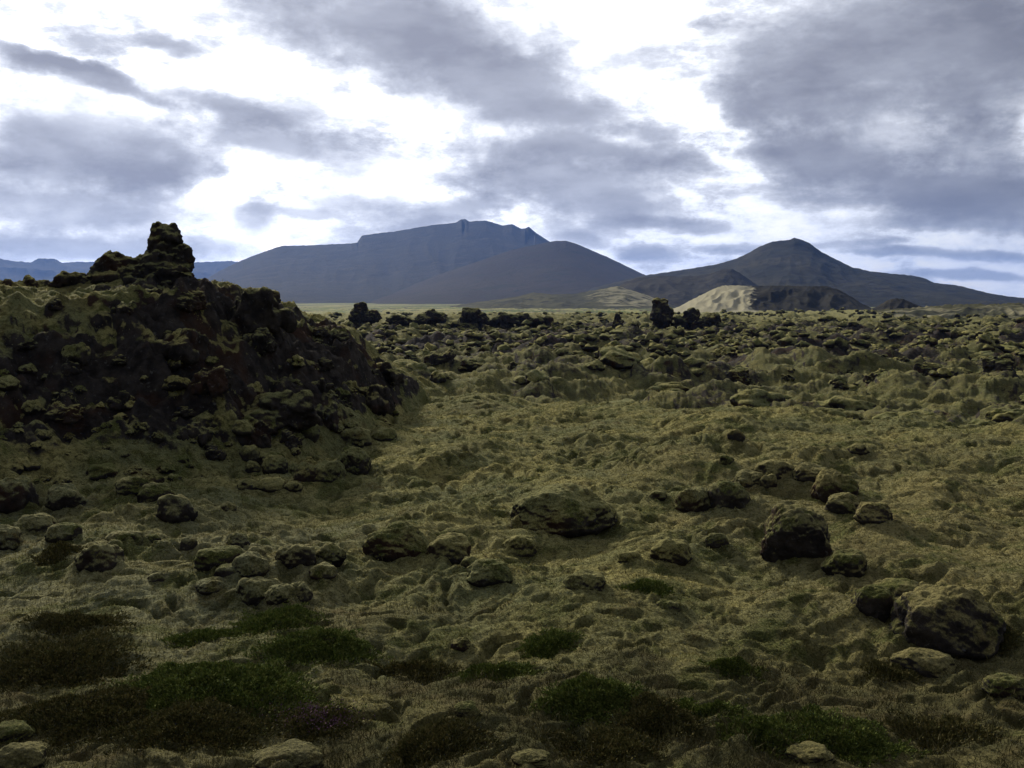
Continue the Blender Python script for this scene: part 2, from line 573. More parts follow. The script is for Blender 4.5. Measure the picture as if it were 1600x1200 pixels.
def plain_material():
    m, n, b = material("far_plain")
    p = n.new('ShaderNodeNewGeometry').outputs['Position']
    q = n.vmath('MULTIPLY', p, (.7, 1.0, 1))
    c = n.mix(n.smooth(n.noise(q, .006, 5, .6), .42, .58), (.075, .100, .026), (.20, .19, .07))
    c = n.mix(n.smooth(n.noise(q, .02, 6, .7), .52, .60), c, (.030, .027, .022))
    c = n.mix(n.smooth(n.noise(q, .05, 6, .7), .60, .68), c, (.20, .17, .11))
    n.link(c, b.inputs['Base Color'])
    return m


def slope_material(name, low, high, patch, pscale, thresh=(.5, .62), pale=None):
    """mountain side: two earth tones in streaks, scree patches"""
    m, n, b = material(name)
    p = n.new('ShaderNodeNewGeometry').outputs['Position']
    s = pscale
    c = n.mix(n.smooth(n.noise(n.vmath('MULTIPLY', p, (1, .6, 2.2)), s, 6, .65), .38, .62), low, high)
    c = n.mix(n.smooth(n.noise(p, s * 3.1, 6, .7), *thresh), c, patch)
    if pale:
        pa = n.math('ADD', attr(n, 'pale'), n.math('MULTIPLY', n.math('SUBTRACT', n.noise(p, s * 2.0, 6, .68), .5), 1.3))
        c = n.mix(n.smooth(pa, .42, .60), c, pale)
    n.link(c, b.inputs['Base Color'])
    bump(n, b, n.noise(p, s * 9, 6, .7), .8, .06 / s)
    return m


def simple_leaf(name, stops, scale=9):
    m, n, b = material(name)
    p = n.new('ShaderNodeNewGeometry').outputs['Position']
    f = n.math('ADD', n.math('MULTIPLY', n.noise(p, scale, 3), .5), n.math('MULTIPLY', attr(n, 'tint'), .5))
    n.link(n.ramp(f, stops), b.inputs['Base Color'])
    b.inputs['Roughness'].default_value = .75
    return m


M_TER = terrain_material()
M_BOU = boulder_material()
M_PLAIN = plain_material()


# ------------------------------------------------------------------ the ground sheet, split into its named stretches
def build_ground():
    fine = np.radians(np.arange(-36, 36.001, .058))
    left = -np.radians(36) - np.cumsum(np.geomspace(.0012, .06, 88))
    left = left[left > -math.pi]
    a = np.concatenate([left[::-1], fine, -left])
    r = np.concatenate([np.geomspace(.6, 7.5, 110)[:-1], np.geomspace(7.5, 60, 640)[:-1], np.geomspace(60, 420, 330)[:-1], np.geomspace(420, 16500, 130)])
    A, R = np.meshgrid(a, r)
    X, Y = (R * np.sin(A)).ravel(), (R * np.cos(A)).ravel()
    Z, rock, heath, zone, pit, rocky, lava_shade = (np.asarray(q) for q in terrain(X, Y))
    na, nr = len(a), len(r)
    V = np.stack([X, Y, Z], 1)
    i = np.arange(nr - 1)[:, None] * na + np.arange(na - 1)[None]
    q = np.stack([i, i + 1, i + na + 1, i + na], 2).reshape(-1, 4)[:, ::-1]
    close = np.arange(nr - 1) * na
    q = np.concatenate([q, np.stack([close + na - 1, close, close + na, close + 2 * na - 1], 1)[:, ::-1]])
    cap = np.arange(na)
    zq = np.round(zone[q].mean(1)).astype(int)
    zmax = zone[q].max(1); zmin = zone[q].min(1)
    zq = np.where(zmax == zmin, zmax, np.where((zone[q] == 1).sum(1) >= 2, 1, np.where(zmax == 1, zmin, zmax)))
    for zi, nm, lab, cat in ((0, 'ground', 'yellowish grey moss field with small humps and hollows in the foreground', 'moss field'),
                             (1, 'hill', 'steep lava hill on the left with dark scarp and mossy back', 'hill'),
                             (2, 'lava_field', 'rough field of mossy lava beyond the crest of the moss field', 'lava field'),
                             (3, 'plain', 'flat far plain below the mountains', 'plain')):
        f = q[zq == zi]
        used, inv = np.unique(f, return_inverse=True)
        f = inv.reshape(-1, 4)
        vv = V[used]
        faces = f
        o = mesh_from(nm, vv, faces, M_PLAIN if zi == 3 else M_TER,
                      attrs=dict(rock=rock[used], heath=heath[used], pit=pit[used], rocky=rocky[used], lava_shade=lava_shade[used]))
        tag(o, lab, cat, kind='structure')


# ------------------------------------------------------------------ mountains and far hills
def mountain(name, sil, dist, front, back, base, mat, label, na=420, nr=160, power=1.5, gully=.12, crest_noise=1.2, pale=None, group=None, cat='mountain', nscale=1.0):
    sa = np.array([azel(x, 440)[0] for x, _ in sil])
    sz = []
    for x, y in sil:
        d = ray(x, y)
        sz.append(CAM[2] + dist * d[2] / math.hypot(d[0], d[1]))
    sz = np.array(sz)
    a = np.linspace(sa[0], sa[-1], na)
    s = np.concatenate([np.linspace(-1, 0, nr)[:-1], np.linspace(0, 1, nr // 3)])
    A, S = np.meshgrid(a, s)
    crest = np.interp(a, sa, sz)
    kk = np.hanning(na // 9 * 2 + 1); kk /= kk.sum()
    body = np.convolve(np.pad(crest, na // 9, mode='edge'), kk, 'valid')
    top = np.broadcast_to(body, A.shape)
    knob = np.broadcast_to(crest - body, A.shape)
    ridge_wave = 1 + .03 * n2(A * 7 + dist, A * 0 + 1.5)
    R = np.where(S < 0, dist * ridge_wave + S * front, dist * ridge_wave + S * back)
    X, Y = R * np.sin(A), R * np.cos(A)
    u = np.abs(S)
    # gullies run down the slope; spurs stand out between them
    freq = dist / (170 * nscale)
    g = np.abs(n2(A * freq + .6 * n2(A * freq * .5, S * 3) + dist, S * 1.4 + 4)) + .5 * np.abs(n2(A * freq * 2.7, S * 3.1 + 8))
    uu = np.clip(u + gully * (g - .45) * np.sin(np.clip(u, 0, 1) * math.pi) * 1.6, 0, 1)
    prof = (1 - uu) ** power
    taper = np.minimum(sst(A, sa[0], sa[0] + .06 * (sa[-1] - sa[0])), sst(A, sa[-1], sa[-1] - .06 * (sa[-1] - sa[0])))
    H = np.clip(top - base, 0, None)
    H = H * taper
    Z = base + H * prof + H.max() * (.018 if nscale < 1.2 else .006) * fbm2(X / (90 * nscale), Y / (90 * nscale), 4) * (1 - .9 * np.exp(-(u / .05) ** 2))
    Z = Z + crest_noise * fbm2(A * freq * 9, S * 30, 3) * np.exp(-(u / .08) ** 2)
    Z = Z + knob * np.exp(-(u / np.where(np.abs(knob) > 24, .030, .10)) ** 2)
    Z = Z - 6 * (u > .995) - (1 - taper) * 4
    V = np.stack([X.ravel(), Y.ravel(), Z.ravel()], 1)
    ns = len(s)
    i = np.arange(ns - 1)[:, None] * na + np.arange(na - 1)[None]
    q = np.stack([i, i + 1, i + na + 1, i + na], 2).reshape(-1, 4)[:, ::-1]
    at = {}
    if pale is not None:
        at['pale'] = pale(A, S, X, Y, Z).ravel()
    o = mesh_from(name, V, q, mat, attrs=at)
    tag(o, label, cat, group, 'structure')
    return o


M_MTN = slope_material("mountain_scree", (.011, .012, .012), (.022, .022, .017), (.030, .027, .020), .0022)
M_CONE = slope_material("reddish_scree", (.024, .019, .017), (.034, .028, .022), (.022, .022, .016), .003)
M_RIGHT = slope_material("heathy_slope", (.017, .018, .012), (.034, .031, .018), (.013, .012, .010), .006)
M_DARK = slope_material("dark_slag", (.012, .012, .011), (.024, .022, .018), (.035, .03, .02), .012)
M_CRATER = slope_material("crater_dark_and_pale", (.012, .012, .009), (.024, .021, .013), (.008, .008, .007), .03, pale=(.30, .275, .18))  # near black tones, paler towards the left flank by mask
M_LOW = slope_material("mottled_low_hill", (.030, .032, .017), (.062, .060, .028), (.016, .016, .012), .016, pale=(.19, .175, .105))

mountain('mountain', [(200, 480), (262, 466), (300, 449), (320, 438), (345, 423), (380, 407), (412, 395), (440, 385), (478, 384), (530, 381), (558, 380), (566, 368), (585, 365), (620, 361), (655, 355), (682, 351),
                      (700, 350), (714, 348), (720, 344), (727, 343), (733, 347), (760, 346), (785, 354), (800, 352), (814, 359), (820, 359), (826, 356), (835, 364), (850, 374), (880, 392), (930, 420), (1000, 445), (1100, 472)],
         7500, 4300, 3000, -13, M_MTN, 'long table mountain with a knobbed summit ridge, blue with distance', na=700, power=1.75, gully=.022, crest_noise=2.5, nscale=2.2)
mountain('mountain', [(560, 470), (640, 447), (700, 424), (760, 404), (800, 390), (850, 379), (868, 376), (884, 376), (900, 381), (950, 403), (1000, 427), (1040, 444), (1090, 470)],
         4600, 1900, 1200, -13, M_CONE, 'smooth reddish cone standing before the table mountain', power=1.35, gully=.012, crest_noise=.8, nscale=1.6)
mountain('mountain', [(880, 462), (960, 441), (1000, 431), (1040, 425), (1080, 419), (1120, 412), (1150, 403), (1168, 394), (1185, 384), (1205, 376), (1222, 374), (1232, 373), (1239, 370), (1250, 373), (1262, 378), (1280, 391), (1300, 402),
                      (1330, 417), (1360, 424), (1400, 428), (1430, 431), (1448, 436), (1460, 442), (1490, 445), (1505, 448), (1540, 457), (1580, 464), (1640, 470), (1720, 475), (1800, 482)],
         3000, 1250, 900, -12.5, M_RIGHT, 'dark heathy peak on the right with long falling shoulders', na=600, power=1.25, gully=.06, crest_noise=1.2, nscale=.9)
mountain('mountain', [(-260, 410), (-120, 402), (-60, 408), (0, 404), (22, 408), (48, 410), (62, 404), (86, 404), (98, 411), (120, 409), (140, 410), (170, 406), (230, 412), (300, 411), (360, 409), (420, 414), (480, 424)],
         13000, 3200, 2000, -14, M_MTN, 'low jagged blue ridge on the far left horizon', power=1.3, gully=.15, crest_noise=8, nscale=3)
mountain('hill', [(930, 476), (960, 452), (975, 441), (1000, 433), (1030, 431), (1060, 432), (1090, 431), (1112, 427), (1128, 421), (1142, 420), (1156, 427), (1176, 441), (1200, 456), (1230, 474)],
         2000, 480, 400, -12, M_DARK, 'near black slag hill at the foot of the dark heathy peak', na=300, nr=110, power=1.1, gully=.12, crest_noise=.7, nscale=.5, cat='hill')
mountain('hill', [(660, 488), (720, 476), (775, 468), (810, 463), (835, 457), (862, 460), (900, 459), (935, 452), (965, 447), (990, 455), (1030, 466), (1090, 490)],
         1750, 520, 300, -11.5, M_LOW, 'low hill mottled with pale sand and dark lava below the reddish cone', na=360, nr=110, power=1.0, gully=.2, crest_noise=1.0, nscale=.5,
         pale=lambda A, S, X, Y, Z: .20 + .34 * sst(A, azel(880, 440)[0], azel(960, 440)[0]) * sst(Z, -11, -4), cat='hill')
mountain('hill', [(1000, 502), (1040, 487), (1062, 479), (1080, 469), (1100, 459), (1118, 450), (1132, 446), (1150, 446), (1180, 447), (1220, 446), (1260, 447), (1292, 447), (1310, 452), (1330, 463), (1350, 476), (1385, 492), (1420, 504)],
         960, 150, 150, -9, M_CRATER, 'flat topped crater hill, pale on its left flank, near black on the right', na=340, nr=130, power=1.05, gully=.22, crest_noise=.5, nscale=.16,
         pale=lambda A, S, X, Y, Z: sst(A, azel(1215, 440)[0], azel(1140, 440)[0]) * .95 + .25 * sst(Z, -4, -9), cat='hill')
mountain('hill', [(1350, 486), (1372, 479), (1388, 469), (1400, 466), (1412, 467), (1428, 474), (1446, 481), (1470, 490)],
         620, 60, 60, -7, M_DARK, 'small black slag cone on the lava field at the right', na=160, nr=70, power=1.1, gully=.15, crest_noise=.2, nscale=.08, cat='hill')
mountain('hill', [(1180, 508), (1250, 496), (1300, 492), (1340, 487), (1380, 485), (1420, 482), (1460, 479), (1500, 476), (1550, 476), (1600, 474), (1680, 476), (1760, 486), (1830, 498)],
         500, 150, 120, -6.2, M_LOW, 'long low lava rise flecked with pale moss along the right edge', na=420, nr=120, power=.9, gully=.35, crest_noise=.8, nscale=.10,
         pale=lambda A, S, X, Y, Z: .42 + 0 * A, cat='hill')


# ------------------------------------------------------------------ rocks
def ico(sub):
    import bmesh
    bm = bmesh.new()
    bmesh.ops.create_icosphere(bm, subdivisions=sub, radius=1)
    v = np.array([q.co[:] for q in bm.verts])
    f = np.array([[q.index for q in p.verts] for p in bm.faces])
    bm.free()
    return v, f


ICO = {s: ico(s) for s in (4, 5, 6)}


def rock_verts(seed, sub=5, rough=.5, boxy=.3, undercut=.25, lumps=1.0):
    v, f = ICO[sub]
    rng = np.random.default_rng(seed)
    off = rng.uniform(0, 900, 3)
    d = v.copy()
    # squarish body
    pw = 2 + 3 * boxy
    L = (np.abs(d) ** pw).sum(1) ** (1 / pw)
    p = d / L[:, None]
    # a few broken planes
    for _ in range(int(3 + 6 * boxy)):
        nrm = rng.normal(size=3); nrm[2] = abs(nrm[2]) * .6; nrm /= np.linalg.norm(nrm)
        h = rng.uniform(.66, .92) if boxy > .3 else rng.uniform(.82, 1.02)
        ex = np.clip(p @ nrm - h, 0, None)
        p = p - ex[:, None] * nrm * .8
    k = .30 * lumps * n3(d * 1.25 + off) + .17 * lumps * np.abs(n3(d * 2.6 + off + 50)) + .10 * rough * fbm3(d * 4.5 + off, 3) + .07 * rough * np.abs(n3(d * 10 + off)) + .022 * n3(d * 22 + off)
    p = p * (1 + k)[:, None]
    # narrower towards the ground
    c = 1 - undercut * sst(p[:, 2], -.05, -.55)
    p[:, :2] *= c[:, None]
    return p, f


def fit(p, w, dpt, h, sink=.55):
    """scale so that the visible rock is w wide, dpt deep and h tall above z=0"""
    lo, hi = p.min(0), p.max(0)
    q = (p - (lo + hi) / 2) / (hi - lo)
    q[:, 2] += .5
    q = q * np.array([w, dpt, h * (1 + sink)])
    q[:, 2] -= h * sink
    return q


def boulder(name, px, py, w, h, label, cat='boulder', group=None, moss=.35, seed=0, sub=5, rough=.5, boxy=.3, undercut=.2, deep=.8, lumps=1.0):
    """px,py: pixel of the middle of its foot; w,h: its size in photograph pixels"""
    b = hit(px, py)
    dist = np.linalg.norm(b - CAM)
    W, H = w * dist / F, h * dist / F
    D = W * deep
    dep = math.atan2(CAM[2] - b[2], math.hypot(b[0], b[1]))
    H *= .93
    H = max((H - D * .12 * math.sin(dep)) / math.cos(dep), H * .8)
    p, f = rock_verts(seed + 100, sub, rough, boxy * .45, undercut, lumps * .8)
    q = fit(p, W, D, H)
    az = math.atan2(b[0], b[1])
    back = D * .42
    loc = (b[0] + math.sin(az) * back, b[1] + math.cos(az) * back, min(b[2], ground_z(b[0] + math.sin(az) * back, b[1] + math.cos(az) * back)))
    COLLARS.append((loc[0], loc[1], .60 * (W + D) / 2 + .06, .17 * H, seed * 3.7))
    o = mesh_from(name, q, f, M_BOU)
    o.location = loc
    o.rotation_euler = (0, 0, -az)
    o['moss'] = moss
    tag(o, label, cat, group)
    return o


GB = 'mossy boulders lying on the moss field'
BOULDERS = [
    # px, foot y, w, h, moss, options, label
    (880, 846, 176, 84, .12, dict(deep=.75, sub=6, undercut=.35, boxy=.15), 'broad moss capped boulder with a dark hollow front in the middle of the moss field'),
    (1243, 882, 104, 88, -.18, dict(deep=.85, sub=6, boxy=.45, undercut=.12), 'tall dome shaped boulder spotted with grey lichen on the right'),
    (1478, 1030, 156, 98, -.24, dict(deep=.8, sub=6, undercut=.45, boxy=.25), 'biggest dark boulder with an overhanging front at the lower right'),
    (1362, 968, 62, 48, .0, dict(), 'round grey boulder left of the biggest dark boulder'),
    (1398, 938, 84, 40, -.1, dict(), 'low dark boulder just behind the round grey boulder at the lower right'),
    (1424, 982, 58, 46, .2, dict(), 'pale boulder leaning against the left side of the biggest dark boulder'),
    (1440, 1062, 90, 36, .1, dict(), 'low dark rock in front of the biggest dark boulder'),
    (1085, 804, 62, 42, .3, dict(), 'mossy boulder at the left end of the row running to the upper right'),
    (1138, 798, 70, 50, .05, dict(), 'rounded dark boulder second in the row, touching the mossy one to its left'),
    (1172, 766, 56, 30, .1, dict(), 'flat boulder above the rounded dark boulder in the row'),
    (1201, 765, 28, 24, .2, dict(sub=4), 'small round stone in the middle of the boulder row'),
    (1210, 754, 62, 34, .05, dict(boxy=.5), 'angular dark boulder near the upper end of the boulder row'),
    (1268, 755, 58, 30, .0, dict(boxy=.6), 'slanting dark slab at the upper end of the boulder row'),
    (1303, 786, 70, 50, .15, dict(), 'large mossy boulder right of the slanting dark slab'),
    (1316, 807, 54, 34, .1, dict(), 'squat boulder touching the front of the large mossy boulder'),
    (1364, 821, 56, 34, -.1, dict(boxy=.5), 'dark pointed boulder at the right end, lower right of the squat one'),
    (1318, 900, 66, 40, .25, dict(), 'low mossy boulder right of the lichen spotted dome'),
    (1042, 957, 40, 30, .2, dict(), 'single round grey stone on open moss left of the lower right boulders'),
    (1120, 860, 36, 26, .1, dict(), 'small dark stone left of the lichen spotted dome'),
    (1028, 782, 28, 16, .05, dict(sub=4), 'small dark stone just left of the boulder row'),
    (1341, 712, 32, 16, .0, dict(sub=4), 'little dark stone alone near the crest on the right'),
    (1150, 692, 28, 20, .0, dict(sub=4), 'little dark stone near the crest above the boulder row'),
    (1135, 729, 28, 18, .1, dict(sub=4), 'little stone between the crest and the boulder row'),
    (1048, 882, 66, 40, .4, dict(), 'moss covered rock on the bank between the hollow fronted boulder and the dome'),
    (620, 876, 108, 60, .12, dict(sub=6, undercut=.3, deep=.7), 'long moss capped boulder with a dark left end left of the hollow fronted boulder'),
    (700, 878, 72, 46, .2, dict(), 'rugged boulder between the two long moss capped boulders'),
    (735, 894, 30, 26, .15, dict(sub=4), 'small upright stone in front of the rugged boulder'),
    (765, 917, 72, 38, .3, dict(), 'low wide mossy boulder in the swale before the hollow fronted boulder'),
    (813, 873, 58, 34, .3, dict(), 'mossy boulder at the lower left corner of the hollow fronted boulder'),
    (914, 922, 68, 38, .3, dict(), 'mossy boulder with a bare left face below the hollow fronted boulder'),
    (462, 887, 62, 38, .15, dict(), 'rounded boulder left one of the pair left of the long moss capped boulder'),
    (516, 880, 50, 28, .3, dict(), 'paler boulder right one of the pair left of the long moss capped boulder'),
    (345, 888, 78, 36, .1, dict(), 'flat dark boulder in the cluster on the lower left moss'),
    (372, 862, 36, 30, -.1, dict(), 'small black boulder on top end of the lower left cluster'),
    (392, 907, 56, 38, .4, dict(), 'pale moss topped boulder at the front of the lower left cluster'),
    (356, 905, 40, 20, .0, dict(sub=4), 'low dark rock beside the pale moss topped boulder'),
    (402, 872, 28, 20, .2, dict(sub=4), 'small grey stone at the right of the lower left cluster'),
    (277, 820, 60, 46, -.1, dict(), 'round black boulder by itself below the dark scarp'),
    (196, 846, 60, 32, .3, dict(), 'smooth mossy boulder lower left of the round black boulder'),
    (238, 850, 26, 14, .0, dict(sub=4), 'small dark stone touching the smooth mossy boulder'),
    (252, 862, 38, 28, .4, dict(), 'pale domed stone right of the smooth mossy boulder'),
    (296, 862, 26, 22, .0, dict(sub=4), 'small dark stone left of the lower left cluster'),
    (157, 895, 68, 40, -.15, dict(boxy=.5), 'jagged black boulder on grey moss at the lower left'),
    (22, 803, 66, 52, -.2, dict(boxy=.4), 'dark block at the left edge below the hill'),
    (355, 798, 28, 16, .0, dict(sub=4), 'little dark stone on open moss below the scarp'),
    (400, 952, 66, 44, .3, dict(), 'double humped mossy rock left of the small dark upright rock'),
    (440, 948, 50, 30, .4, dict(), 'paler hump on the right side of the double humped rock'),
    (470, 942, 38, 32, .0, dict(), 'small dark upright rock right of the paler hump'),
    (505, 906, 44, 24, .3, dict(sub=4), 'small mossy rock below the pair of boulders'),
    (335, 928, 54, 22, .1, dict(), 'flat dark rock below the lower left cluster'),
    (245, 912, 26, 14, .1, dict(sub=4), 'small grey stone right of the jagged black boulder'),
    (510, 757, 64, 38, .3, dict(), 'mossy boulder at the foot of the hill left of its big grey neighbour'),
    (552, 742, 58, 48, .1, dict(sub=6), 'big grey boulder at the foot of the hill on the right'),
    (480, 756, 44, 34, -.1, dict(), 'dark boulder at the hill foot left of the mossy one'),
    (430, 742, 40, 32, .1, dict(), 'round boulder on the lower hillside apron'),
    (390, 724, 32, 28, .1, dict(sub=4), 'smaller round boulder upper left of the apron boulders'),
    (394, 742, 26, 20, .2, dict(sub=4), 'small round stone just below the smaller round boulder'),
    (424, 772, 44, 24, .2, dict(sub=4), 'low stone at the foot of the apron'),
    (458, 770, 30, 18, .2, dict(sub=4), 'small stone below the dark hill foot boulder'),
    (388, 768, 34, 18, .0, dict(sub=4), 'dark low stone left of the apron foot'),
    (340, 772, 32, 18, .2, dict(sub=4), 'small stone below the dark scarp'),
    (246, 786, 56, 34, .0, dict(), 'dark boulder right above the round black boulder'),
    (208, 772, 52, 28, .15, dict(), 'mossy boulder at the foot of the dark scarp'),
    (160, 752, 44, 24, .2, dict(sub=4), 'mossy stone against the left foot of the scarp'),
    (104, 800, 56, 40, .25, dict(), 'mossy rock right of the dark block at the left edge'),
    (54, 838, 60, 30, .35, dict(), 'mossy hump below the dark block at the left edge'),
    (8, 862, 50, 36, .3, dict(), 'mossy rock cut by the left edge of the view'),
    (100, 850, 50, 28, .25, dict(), 'mossy rock left of the smooth mossy boulder'),
    (552, 702, 58, 36, .3, dict(), 'mossy boulder higher up behind the big grey boulder'),
    (481, 688, 38, 26, .3, dict(sub=4), 'mossy stone half way up the apron of the hill'),
    (600, 690, 40, 22, .3, dict(sub=4), 'small mossy stone right of the higher apron boulder'),
    (720, 1020, 32, 22, -.1, dict(), 'little dark stone among the low shrubs in the bottom middle'),
    (450, 1197, 104, 36, .3, dict(sub=6), 'half buried grey mossy rock at the bottom edge'),
    (30, 1200, 70, 36, .3, dict(), 'mossy rock in the bottom left corner'),
    (22, 1165, 60, 26, .3, dict(), 'flat mossy rock above the bottom left corner'),
    (1265, 1197, 70, 22, .4, dict(), 'pale mossy hump at the bottom edge right of the middle'),
    (1572, 1092, 64, 30, .15, dict(), 'low brown mossy rock at the right edge below the biggest dark boulder'),
    (730, 1122, 40, 20, .4, dict(), 'small pale stone right of the purple heather'),
    (985, 880, 40, 20, .35, dict(sub=4), 'small mossy stone on the bank right of the hollow fronted boulder'),
    (830, 1195, 60, 18, .3, dict(), 'flat grey stone at the bottom edge in the middle'),
]
for i, (x, y, w, h, ms, kw, lab) in enumerate(BOULDERS):
    boulder('boulder', x, y, w, h, lab, group=GB, moss=ms, seed=i, **kw)

build_ground()


# ------------------------------------------------------------------ the crag on top of the hill
def fuse(parts, voxel, seed, rough=1.0):
    """melt several lumps into one lava body and roughen its skin"""
    vs, fs, off = [], [], 0
    for v, f in parts:
        vs.append(v); fs.append(f + off); off += len(v)
    o = mesh_from('lava_rock', np.concatenate(vs), np.concatenate(fs), M_BOU)
    md = o.modifiers.new("fuse", 'REMESH')
    md.mode = 'VOXEL'
    md.voxel_size = voxel
    dg = bpy.context.evaluated_depsgraph_get()
    me = bpy.data.meshes.new_from_object(o.evaluated_get(dg))
    bpy.data.objects.remove(o)
    nv = len(me.vertices)
    co = np.empty(nv * 3, np.float32); me.vertices.foreach_get('co', co); co = co.reshape(-1, 3)
    no = np.empty(nv * 3, np.float32); me.vertices.foreach_get('normal', no); no = no.reshape(-1, 3)
    sc = 1 / (voxel / .045)
    h = .16 * n3(co * 1.9 * sc + seed) + .09 * n3(co * 4.3 * sc + seed + 9) + .05 * n3(co * 9.5 * sc + 4) + .03 * n3(co * 19 * sc + 4)
    co = co + no * (h / sc)[:, None] * rough
    me.vertices.foreach_set('co', co.ravel()); me.update()
    me.polygons.foreach_set('use_smooth', np.full(len(me.polygons), True))
    me.materials.clear(); me.materials.append(M_BOU)
    return me


def crag(name, dist, blocks, voxel, seed, label, cat='crag'):
    """blocks: pixel centre, pixel size, depth offset (m); fused into one rough lava body"""
    parts = []
    cx = np.mean([b[0] for b in blocks])
    d0 = ray(cx, 440)
    base = CAM + d0 * dist / math.hypot(d0[0], d0[1])
    for i, (bx, by, bw, bh, do) in enumerate(blocks):
        v, f = rock_verts(seed + i * 7, 4, .8, .55, .0)
        lo, hi = v.min(0), v.max(0)
        q = (v - (lo + hi) / 2) / (hi - lo)
        k = (dist + do) / F
        q = q * np.array([bw * k, bw * k * (.8 + .3 * ((i * 37) % 10) / 10), bh * k])
        d = ray(bx, by)
        c = CAM + d * (dist + do) / math.hypot(d[0], d[1])
        parts.append((q + c - base, f))
    o = bpy.data.objects.new(name, fuse(parts, voxel, seed))
    COL.objects.link(o)
    o.location = base
    o['moss'] = -.38
    tag(o, label, cat)
    return o


crag('lava_crag', 32.6, [(256, 369, 44, 36, 0), (264, 366, 34, 26, .1), (246, 378, 30, 26, 0), (256, 392, 58, 30, 0), (272, 398, 46, 30, .1), (262, 414, 74, 34, 0), (287, 401, 22, 24, 0), (289, 420, 20, 26, .1),
                         (240, 422, 50, 44, -.2), (262, 440, 84, 52, .1), (184, 402, 32, 26, .2), (172, 414, 44, 34, .2), (206, 415, 44, 32, .1), (222, 408, 26, 26, 0), (190, 434, 92, 40, .2), (155, 432, 40, 30, .3), (226, 440, 60, 50, .2), (275, 450, 60, 50, -.3)],
     .045, 11, 'jagged dark lava tower with a lower left shoulder on top of the hill')
for w, dst, bl, sd, lab in (
        (0, 35.2, [(388, 458, 30, 18, 0), (404, 460, 30, 16, .1), (376, 456, 14, 10, 0)], 31, 'flat dark crag on the hill skyline right of the tower'),
        (0, 35.6, [(424, 466, 24, 24, 0), (414, 470, 20, 16, .1), (432, 474, 16, 16, 0)], 47, 'knobbed dark crag second to the right of the tower on the skyline'),
        (0, 33.2, [(24, 446, 40, 16, 0), (50, 440, 24, 12, 0), (64, 446, 34, 14, .1), (8, 450, 26, 16, 0)], 63, 'low dark outcrop on the hill skyline at the left edge'),
        (0, 32.4, [(106, 436, 40, 14, 0), (122, 440, 34, 14, .1), (96, 442, 30, 10, 0)], 71, 'low dark outcrop on the skyline just left of the tower')):
    crag('lava_crag', dst, bl, .04, sd, lab)

# dark lava stacks standing up out of the far lava field
STACKS = [
    ([(1030, 492, 30, 26), (1026, 486, 20, 14), (1036, 500, 32, 26)], 'thick dark lava stack rising alone right of the middle of the lava field'),
    ([(1080, 500, 26, 18), (1082, 492, 14, 10), (1066, 506, 30, 14)], 'small pointed lava stack between the thick stack and the broad one'),
    ([(1108, 508, 36, 26), (1094, 510, 30, 18), (1120, 512, 26, 20)], 'broad dark lava stack right of the small pointed one'),
    ([(563, 490, 24, 20), (556, 496, 24, 16), (580, 498, 34, 14)], 'dark lava stack close to the right end of the hill skyline'),
    ([(672, 497, 26, 16), (684, 500, 22, 14), (660, 502, 26, 12)], 'twin topped lava stack left of the middle of the lava field'),
    ([(735, 494, 34, 18), (752, 498, 26, 14)], 'square topped lava stack below the knobbed summit of the table mountain'),
    ([(785, 497, 26, 14), (800, 500, 30, 12), (772, 502, 30, 10)], 'low wide lava stack below the right end of the table mountain'),
    ([(963, 506, 13, 18), (962, 512, 20, 12)], 'thin dark lava pillar left of the thick stack'),
    ([(858, 503, 14, 16), (866, 508, 24, 10)], 'small lava pillar below the reddish cone'),
    ([(822, 498, 24, 12), (836, 502, 26, 10)], 'low dark lava block right of the low wide stack'),
    ([(620, 500, 34, 12), (640, 503, 30, 10)], 'low dark lava ridge between the two left stacks'),
]
for i, (bl, lab) in enumerate(STACKS):
    dst = 165.0
    dst = 195 if i not in (0, 1, 2) else 185
    low = max(b[1] + b[3] / 2 for b in bl); cxx = bl[0][0]
    bl = [(x, y - h * (.22 if i in (0, 1, 3, 4, 7) else .08), w, h * (1.45 if i in (0, 1, 3, 4, 7) else 1.2), 0) for x, y, w, h in bl] + [(cxx, low + 10, max(b[2] for b in bl) * 1.3, 34, .3)]
    crag('lava_stack', dst, bl, .17, 200 + 13 * i, lab, 'lava stack')['moss'] = -.45

# ------------------------------------------------------------------ scattered lava: hummocks, blocks, rubble
RNG = np.random.default_rng(21)


def cluster(k, seed0, n, lift, boxy, tall, rough, voxel=.035):
    """irregular bodies of unit width grown from several lumps"""
    out = []
    for i in range(k):
        rng = np.random.default_rng(seed0 + i)
        parts = []
        for j in range(n):
            v, f = rock_verts(seed0 * 3 + i * 31 + j, 4, .7, boxy, 0, 1.0)
            lo, hi = v.min(0), v.max(0)
            q = (v - (lo + hi) / 2) / (hi - lo)
            w = rng.uniform(.38, .75) if j else .8
            a, rr = rng.uniform(0, 6.28), (rng.uniform(.22, .52) if j else 0)
            h = w * rng.uniform(*tall)
            parts.append((q * np.array([w, w * rng.uniform(.7, 1.1), h]) + np.array([rr * math.cos(a), rr * math.sin(a), h * .25 - .08]), f))
        me = fuse(parts, voxel, seed0 + i, rough)
        co = np.empty(len(me.vertices) * 3, np.float32); me.vertices.foreach_get('co', co); co = co.reshape(-1, 3)
        lo, hi = co.min(0), co.max(0)
        co = (co - (lo + hi) / 2) / (hi - lo)
        co[:, 2] += lift
        me.vertices.foreach_set('co', co.ravel()); me.update()
        out.append(me)
    return out


HUM = cluster(8, 300, 5, .05, .0, (.5, .8), .55)
BLK = cluster(14, 400, 5, .10, .9, (.5, 1.2), .9)


